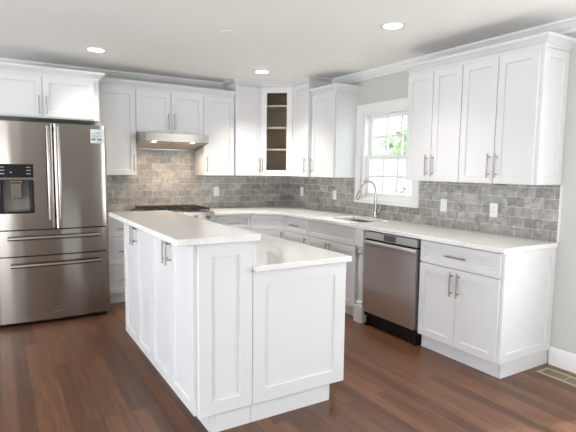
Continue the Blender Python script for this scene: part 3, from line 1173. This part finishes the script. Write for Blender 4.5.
for zz, a, c in ((0.098, 0.05, 0.088), (0.086, 0.02, 0.095), (0.066, 0.012, 0.10), (0.056, 0.016, 0.07), (0.010, 0.06, 0.108)):
    MB().box(fx(lx0 + a), fx(lx0 + c), yl(lx0 + a) - 0.0012, yl(lx0 + c) + 0.0004, lz0 + zz, lz0 + zz + 0.004).build('print_line', M_INK, lab)
MB().box(fx(-3.135), fx(-3.055), bulge(-3.1) - 0.001, bulge(-3.1) + 0.003, 0.105, 0.117).build('badge', M_NICKEL, d2)
for xx in (FX0 + 0.06, FX1 - 0.06):
    MB().box(fx(xx) - 0.035, fx(xx) + 0.035, YFl + 0.05, YFl + 0.12, 0, 0.05).build('foot', M_DARK, fr, 0.004)
MB().box(fx(FX0) + 0.02, fx(FX1) - 0.02, YB + 0.0, YB + 0.03, 0.012, 0.05).build('toe_grille', M_DARK, fr)

# ------------------------------------------------------------------ range
RX0, RX1 = -2.188, -1.413
rg = thing('gas_range', (RX0, 0, 0.028), 0, 'stainless gas range with black cast-iron grates below the hood', 'range')
rw = RX1 - RX0
MB().box(0.0, rw, -0.63, -0.015, 0.06, 0.905).build('body', M_STEEL2, rg, 0.003)
MB().box(0.0, rw, -0.655, -0.015, 0.905, 0.928).build('cooktop', M_STEEL2, rg, 0.004)
# sloped control panel
MB().extrude([(-0.63, 0.80), (-0.685, 0.80), (-0.69, 0.815), (-0.668, 0.925), (-0.655, 0.93), (-0.63, 0.93)], lambda u, v: (0.0, u, v), lambda u, v: (rw, u, v)).build('control_panel', M_STEEL2, rg, 0.002)
for i in range(5):
    kx = rw * (0.10 + 0.20 * i)
    c = (kx, -0.684, 0.872)
    kn = MB()
    kn.lathe([(0.027, 0.004), (0.027, -0.004), (0.021, -0.008), (0.020, -0.036), (0.017, -0.040), (0.0, -0.040)], c, 'y', 20)
    kb = kn.build('knob', M_STEEL2, rg)
    MB().box(kx - 0.004, kx + 0.004, -0.728, -0.722, 0.854, 0.890).build('grip', M_DARK, kb)
dr = MB().box(0.004, rw - 0.004, -0.672, -0.632, 0.20, 0.79).build('oven_door', M_STEEL2, rg, 0.004)
MB().box(0.12, rw - 0.12, -0.6735, -0.671, 0.34, 0.66).build('oven_window', M_DARK, dr)
MB().tube([(0.05, -0.72, 0.745), (rw - 0.05, -0.72, 0.745)], 0.011, 12).tube([(0.08, -0.672, 0.745), (0.08, -0.72, 0.745)], 0.008, 8).tube([(rw - 0.08, -0.672, 0.745), (rw - 0.08, -0.72, 0.745)], 0.008, 8).build('handle', M_STEEL2, dr)
MB().box(0.004, rw - 0.004, -0.665, -0.632, 0.065, 0.19).build('lower_drawer', M_STEEL2, rg, 0.003)
MB().box(0.02, rw - 0.02, -0.58, -0.05, -0.028, 0.06).build('toe_kick', M_DARK, rg)
for i in range(3):
    gx0 = 0.025 + i * (rw - 0.05) / 3
    gx1 = gx0 + (rw - 0.05) / 3 - 0.006
    gm = MB()
    zt0, zt1 = 0.950, 0.964
    gm.box(gx0, gx1, -0.605, -0.593, zt0, zt1).box(gx0, gx1, -0.092, -0.08, zt0, zt1)
    gm.box(gx0, gx0 + 0.012, -0.593, -0.092, zt0, zt1).box(gx1 - 0.012, gx1, -0.593, -0.092, zt0, zt1)
    for yy in (-0.47, -0.345, -0.22):
        gm.box(gx0 + 0.012, gx1 - 0.012, yy - 0.006, yy + 0.006, zt0, zt1)
    xm_ = (gx0 + gx1) / 2
    gm.box(xm_ - 0.006, xm_ + 0.006, -0.593, -0.092, zt0 + 0.001, zt1 + 0.001)
    for px_ in (gx0 + 0.006, gx1 - 0.006):
        for py_ in (-0.599, -0.086):
            gm.box(px_ - 0.006, px_ + 0.006, py_ - 0.006, py_ + 0.006, 0.928, zt0)
    gm.build('grate', M_IRON, rg, 0.002)
    for yy in ((-0.47, -0.22) if i != 1 else (-0.345,)):
        MB().lathe([(0.0, 0.928), (0.05, 0.928), (0.048, 0.936), (0.036, 0.938), (0.034, 0.946), (0.0, 0.946)], (xm_, yy, 0)).build('burner', M_IRON, rg)

# ------------------------------------------------------------------ range hood
hd = thing('range_hood', (-2.194, 0, 0), 0, 'slim stainless range hood under the short cabinet, two lamps glowing', 'hood')
hw = 0.787
HF = -0.49
MB().extrude([(-TT - 0.001, 1.655), (-TT - 0.001, 1.831), (HF, 1.831), (HF, 1.735), (HF + 0.02, 1.735), (HF + 0.03, 1.745), (-0.05, 1.672), (-0.05, 1.655)],
             lambda u, v: (0, u, v), lambda u, v: (hw, u, v)).build('canopy', M_STEEL2, hd, 0.002)
sl = (1.745 - 1.672) / (HF + 0.03 + 0.05)


def under(y):
    return 1.672 + sl * (y + 0.05)


for a, c in ((0, 0.012), (hw - 0.012, hw)):
    MB().extrude([(HF + 0.012, 1.735), (HF + 0.032, 1.738), (-0.05, 1.664), (-0.012, 1.655), (-0.012, 1.650), (-0.055, 1.655)],
                 lambda u, v: (a, u, v), lambda u, v: (c, u, v)).build('side_lip', M_STEEL2, hd)
for a, c in ((0.02, hw / 2 - 0.006), (hw / 2 + 0.006, hw - 0.02)):
    y0, y1 = HF + 0.12, -0.06
    MB().add([(a, y0, under(y0) - 0.004), (c, y0, under(y0) - 0.004), (c, y1, under(y1) - 0.004), (a, y1, under(y1) - 0.004),
              (a, y0, under(y0) + 0.001), (c, y0, under(y0) + 0.001), (c, y1, under(y1) + 0.001), (a, y1, under(y1) + 0.001)],
             [(0, 1, 2, 3), (4, 7, 6, 5), (0, 4, 5, 1), (1, 5, 6, 2), (2, 6, 7, 3), (3, 7, 4, 0)]).build('filter', M_FILTER, hd)
for xx in (0.17, hw - 0.17):
    yy = HF + 0.075
    MB().lathe([(0.0, under(yy) - 0.004), (0.021, under(yy) - 0.004), (0.024, under(yy) + 0.004)], (xx, yy, 0)).build('lamp', M_HOODLAMP, hd)
    L = bpy.data.lights.new('hood_spot', 'SPOT')
    L.energy = 7.5
    L.color = (1.0, 0.74, 0.50)
    L.spot_size = math.radians(125)
    L.spot_blend = 0.7
    L.shadow_soft_size = 0.025
    lo = bpy.data.objects.new('hood_spot', L)
    lo.location = (xx, yy, under(yy) - 0.02)
    lo.rotation_euler = (math.radians(18), 0, 0)
    lo.parent = hd
    COL.objects.link(lo)

# ------------------------------------------------------------------ dishwasher
dw = thing('dishwasher', (BF, -2.410, 0), RW, 'stainless dishwasher with hidden controls between the post and the end cabinet', 'dishwasher')
wd = 0.668
MB().box(0.004, wd - 0.004, 0.0, BD - 0.03, 0.10, ZS - 0.004).build('body', M_RECESS, dw)
MB().box(0.008, wd - 0.016, -0.036, 0.0, 0.826, 0.888).build('control_panel', M_STEELD, dw, 0.002)
MB().box(0.26, 0.41, -0.0372, -0.034, 0.831, 0.883).build('display', mat('display_grey', (0.10, 0.09, 0.085), 0.3), dw)
MB().box(0.008, wd - 0.016, -0.022, 0.0, 0.806, 0.826).build('grip_pocket', M_RECESS, dw)
n = 12
prof = [(0.0, 0.135), (-0.036, 0.135), (-0.0395, 0.14)]
prof += [(-0.041, 0.40), (-0.041, 0.748), (-0.046, 0.768), (-0.050, 0.783), (-0.049, 0.798), (-0.042, 0.806), (0.0, 0.806)]
MB().extrude(prof, lambda u, v: (0.008, u, v), lambda u, v: (wd - 0.016, u, v), True).build('door', M_STEELD, dw)
MB().box(0.006, wd - 0.006, 0.012, 0.04, 0.0, 0.128).build('toe_kick', M_DARK, dw)
MB().box(0.006, wd - 0.006, -0.02, 0.012, 0.095, 0.130).build('lower_panel', M_DARK, dw, 0.003)
for xx in (0.03, wd - 0.03):
    MB().lathe([(0.018, 0.0), (0.018, 0.012), (0.008, 0.014), (0.008, 0.1)], (xx, 0.0, 0), seg=12).build('foot', M_DARK, dw)


# ------------------------------------------------------------------ wall outlets
def outlet(loc, rot, label, kind):
    r = thing('wall_outlet', loc, rot, label, 'outlet', 'white outlets on the tiles')
    MB().box(-0.036, 0.036, -0.006, 0, -0.058, 0.058).build('cover_plate', M_PLATE, r, 0.003, 2)
    if kind == 'duplex':
        for z in (-0.021, 0.021):
            s_ = MB().box(-0.017, 0.017, -0.0085, -0.006, z - 0.015, z + 0.015).build('socket', M_PLATE, r, 0.003)
            MB().box(-0.008, -0.006, -0.0088, -0.008, z - 0.003, z + 0.006).box(0.006, 0.008, -0.0088, -0.008, z - 0.003, z + 0.006).box(-0.002, 0.002, -0.0088, -0.008, z - 0.010, z - 0.006).build('slot', M_SLOT, s_)
    else:
        s_ = MB().box(-0.017, 0.017, -0.0085, -0.006, -0.034, 0.034).build('socket', M_PLATE, r, 0.002)
        sl_ = MB()
        for z in (-0.020, 0.018):
            sl_.box(-0.008, -0.006, -0.0088, -0.008, z - 0.003, z + 0.006).box(0.006, 0.008, -0.0088, -0.008, z - 0.003, z + 0.006)
        sl_.build('slot', M_SLOT, s_)
    return r


outlet((-1.114, -TT, 1.148), 0, 'white outlet on the back wall tiles right of the range', 'duplex')
outlet((-TT, -0.345, 1.150), RW, 'white outlet on the tiles nearest the inside corner, under the glass cabinet', 'duplex')
outlet((-TT, -1.085, 1.142), RW, 'white outlet on the tiles left of the sink window', 'duplex')
outlet((-TT, -2.768, 1.134), RW, 'white outlet on the tiles just right of the sink window', 'decora')
outlet((-TT, -3.294, 1.130), RW, 'white outlet on the tiles nearest the open counter end', 'decora')


# ------------------------------------------------------------------ ceiling lamps
def downlight(x, y, on, label, power=30):
    r = thing('ceiling_light', (x, y, CZ), 0, label, 'ceiling light', 'recessed ceiling lights')
    MB().lathe([(0.068, 0.0), (0.098, 0.0), (0.098, -0.003), (0.092, -0.006), (0.074, -0.006), (0.068, -0.001)], seg=36).build('trim_ring', M_TRIM, r)
    MB().lathe([(0.0, -0.001), (0.070, -0.001), (0.070, -0.0035), (0.0, -0.0035)], seg=32).build('diffuser', M_LAMP if on else M_PLATE, r)
    if on:
        L = bpy.data.lights.new('downlight', 'SPOT')
        L.energy = power
        L.color = (1.0, 0.93, 0.85)
        L.spot_size = math.radians(112)
        L.spot_blend = 1.0
        L.shadow_soft_size = 0.07
        lo = bpy.data.objects.new('downlight', L)
        lo.location = (0, 0, -0.02)
        lo.parent = r
        COL.objects.link(lo)


downlight(-2.708, -0.972, True, 'lit recessed ceiling light in front of the refrigerator', 40)
downlight(-0.961, -3.037, True, 'lit recessed ceiling light over the aisle before the right-hand wall cabinets', 48)
downlight(-0.961, -0.957, True, 'lit recessed ceiling light in front of the glass corner cabinet', 112)
downlight(-2.708, -5.10, True, 'added unseen ceiling fill light behind the near end of the island', 12)  # added out of view to brighten the base cabinet fronts and floor
downlight(-0.961, -5.10, True, 'added unseen ceiling fill light beyond the open end of the counter', 16)  # second added fill lamp, also out of view


def cover(x, y, label):
    r = thing('ceiling_cover', (x, y, CZ), 0, label, 'ceiling cover', 'flat ceiling covers')
    MB().lathe([(0.0, -0.005), (0.050, -0.005), (0.062, -0.004), (0.070, -0.002), (0.072, 0.0)], seg=32).build('disc', M_CEIL, r)
    MB().lathe([(0.0, -0.007), (0.005, -0.0065), (0.006, -0.0045)], seg=10).build('screw', M_PLATE, r)


cover(-1.910, -2.178, 'unlit round ceiling cover above the island')
cover(-0.481, -1.950, 'unlit round ceiling cover above the sink')

# ------------------------------------------------------------------ floor register
fv = thing('floor_vent', (-0.163, -4.06, 0), 0, 'tan metal floor vent beside the baseboard at the right', 'vent')
vm = MB()
hx, hy = 0.070, 0.185
vm.box(-hx, -hx + 0.02, -hy, hy, 0, 0.005).box(hx - 0.02, hx, -hy, hy, 0, 0.005)
vm.box(-hx + 0.02, hx - 0.02, -hy, -hy + 0.022, 0, 0.005).box(-hx + 0.02, hx - 0.02, hy - 0.022, hy, 0, 0.005)
vm.box(-hx + 0.02, hx - 0.02, -0.006, 0.006, 0, 0.005)
vm.build('frame', M_BRASS, fv, 0.001, 1)
sm = MB()
for k in range(30):
    y = -hy + 0.028 + k * (2 * hy - 0.056) / 29
    sm.box(-hx + 0.02, hx - 0.02, y - 0.0019, y + 0.0019, 0.001, 0.004)
sm.build('louvres', M_BRASS, fv)
MB().box(-hx + 0.015, hx - 0.015, -hy + 0.015, hy - 0.015, 0.0002, 0.0009).build('duct', M_RECESS, fv)

# ------------------------------------------------------------------ outside the sink window
M_LAWN = bumpy(mat('lawn', (0.16, 0.26, 0.09), 0.9), 30, 0.5)
M_SIDING = mat('siding', (0.82, 0.82, 0.80), 0.6)
M_LEAF = mat('leaf', (0.42, 0.55, 0.34), 0.6)
M_LEAF2 = mat('shrub_leaf', (0.42, 0.47, 0.44), 0.6)
M_BARK = mat('bark', (0.12, 0.09, 0.07), 0.9)
M_ROOF = mat('roof_shingle', (0.28, 0.27, 0.27), 0.9)
struct('ground', MB().box(0.16, 40, -15, 40, -0.7, -0.5), M_LAWN)


def leaf_ball(mb, c, rad, n, size):
    for _ in range(n):
        d = Vector((random.gauss(0, 1), random.gauss(0, 1), random.gauss(0, 1))).normalized()
        p = Vector(c) + Vector((d.x * rad[0], d.y * rad[1], d.z * rad[2])) * random.random() ** 0.4
        a = Vector((random.gauss(0, 1), random.gauss(0, 1), random.gauss(0, 1))).normalized()
        b_ = a.cross(d)
        if b_.length < 0.1:
            continue
        b_.normalize()
        s_ = size * random.uniform(0.7, 1.3)
        mb.add([p - a * s_, p + b_ * s_ * 0.5, p + a * s_, p - b_ * s_ * 0.5], [(0, 1, 2, 3)])


tr = thing('tree', (9.0, 5.6, -0.5), 0, 'leafy green tree seen through the upper sash of the window', 'tree')
MB().tube([(0, 0, 0), (0.05, 0, 1.4), (0, 0.05, 3.2)], [0.17, 0.13, 0.06], 10).build('trunk', M_BARK, tr)
lm = MB()
for c, rd_ in (((0, 0, 3.3), (1.1, 1.1, 0.9)), ((-0.6, 0.7, 2.9), (0.8, 0.8, 0.6)), ((0.5, -0.6, 3.8), (0.8, 0.8, 0.7))):
    leaf_ball(lm, c, rd_, 420, 0.13)
lm.build('crown', M_LEAF, tr)
sh = thing('shrub', (4.6, 2.5, -0.5), 0, 'small grey-green shrub seen through the lower sash of the window', 'shrub')
lm = MB()
leaf_ball(lm, (0, 0, 1.35), (0.26, 0.26, 0.5), 260, 0.06)
lm.build('foliage', M_LEAF2, sh)
MB().tube([(0, 0, 0), (0, 0, 1.1)], [0.03, 0.015], 8).build('stem', M_BARK, sh)
hs = thing('neighbour_house', (15.0, 12.0, -0.5), math.radians(-45), 'pale clapboard house far outside the sink window', 'house')
hm = MB()
for k in range(16):
    hm.extrude([(0.0, k * 0.18), (-0.02, k * 0.18), (0.0, k * 0.18 + 0.18)], lambda u, v: (-5, u, v), lambda u, v: (5, u, v))
hm.box(-5, 5, 0.0, 5, 0, 2.88)
hm.build('wall', M_SIDING, hs)
MB().add([(-5.3, -0.4, 2.85), (5.3, -0.4, 2.85), (5.3, 2.5, 4.3), (-5.3, 2.5, 4.3), (5.3, 5.4, 2.85), (-5.3, 5.4, 2.85)],
         [(0, 1, 2, 3), (3, 2, 4, 5), (0, 3, 5), (1, 4, 2), (0, 5, 4, 1)]).build('roof', M_ROOF, hs)
for x in (-2.6, 0.4, 2.8):
    w_ = MB().box(x, x + 0.9, -0.05, 0.0, 0.9, 2.2).build('window', M_TRIM, hs)
    MB().box(x + 0.08, x + 0.82, -0.06, -0.05, 0.98, 2.12).build('pane', mat('far_pane', (0.45, 0.48, 0.5), 0.1), w_)
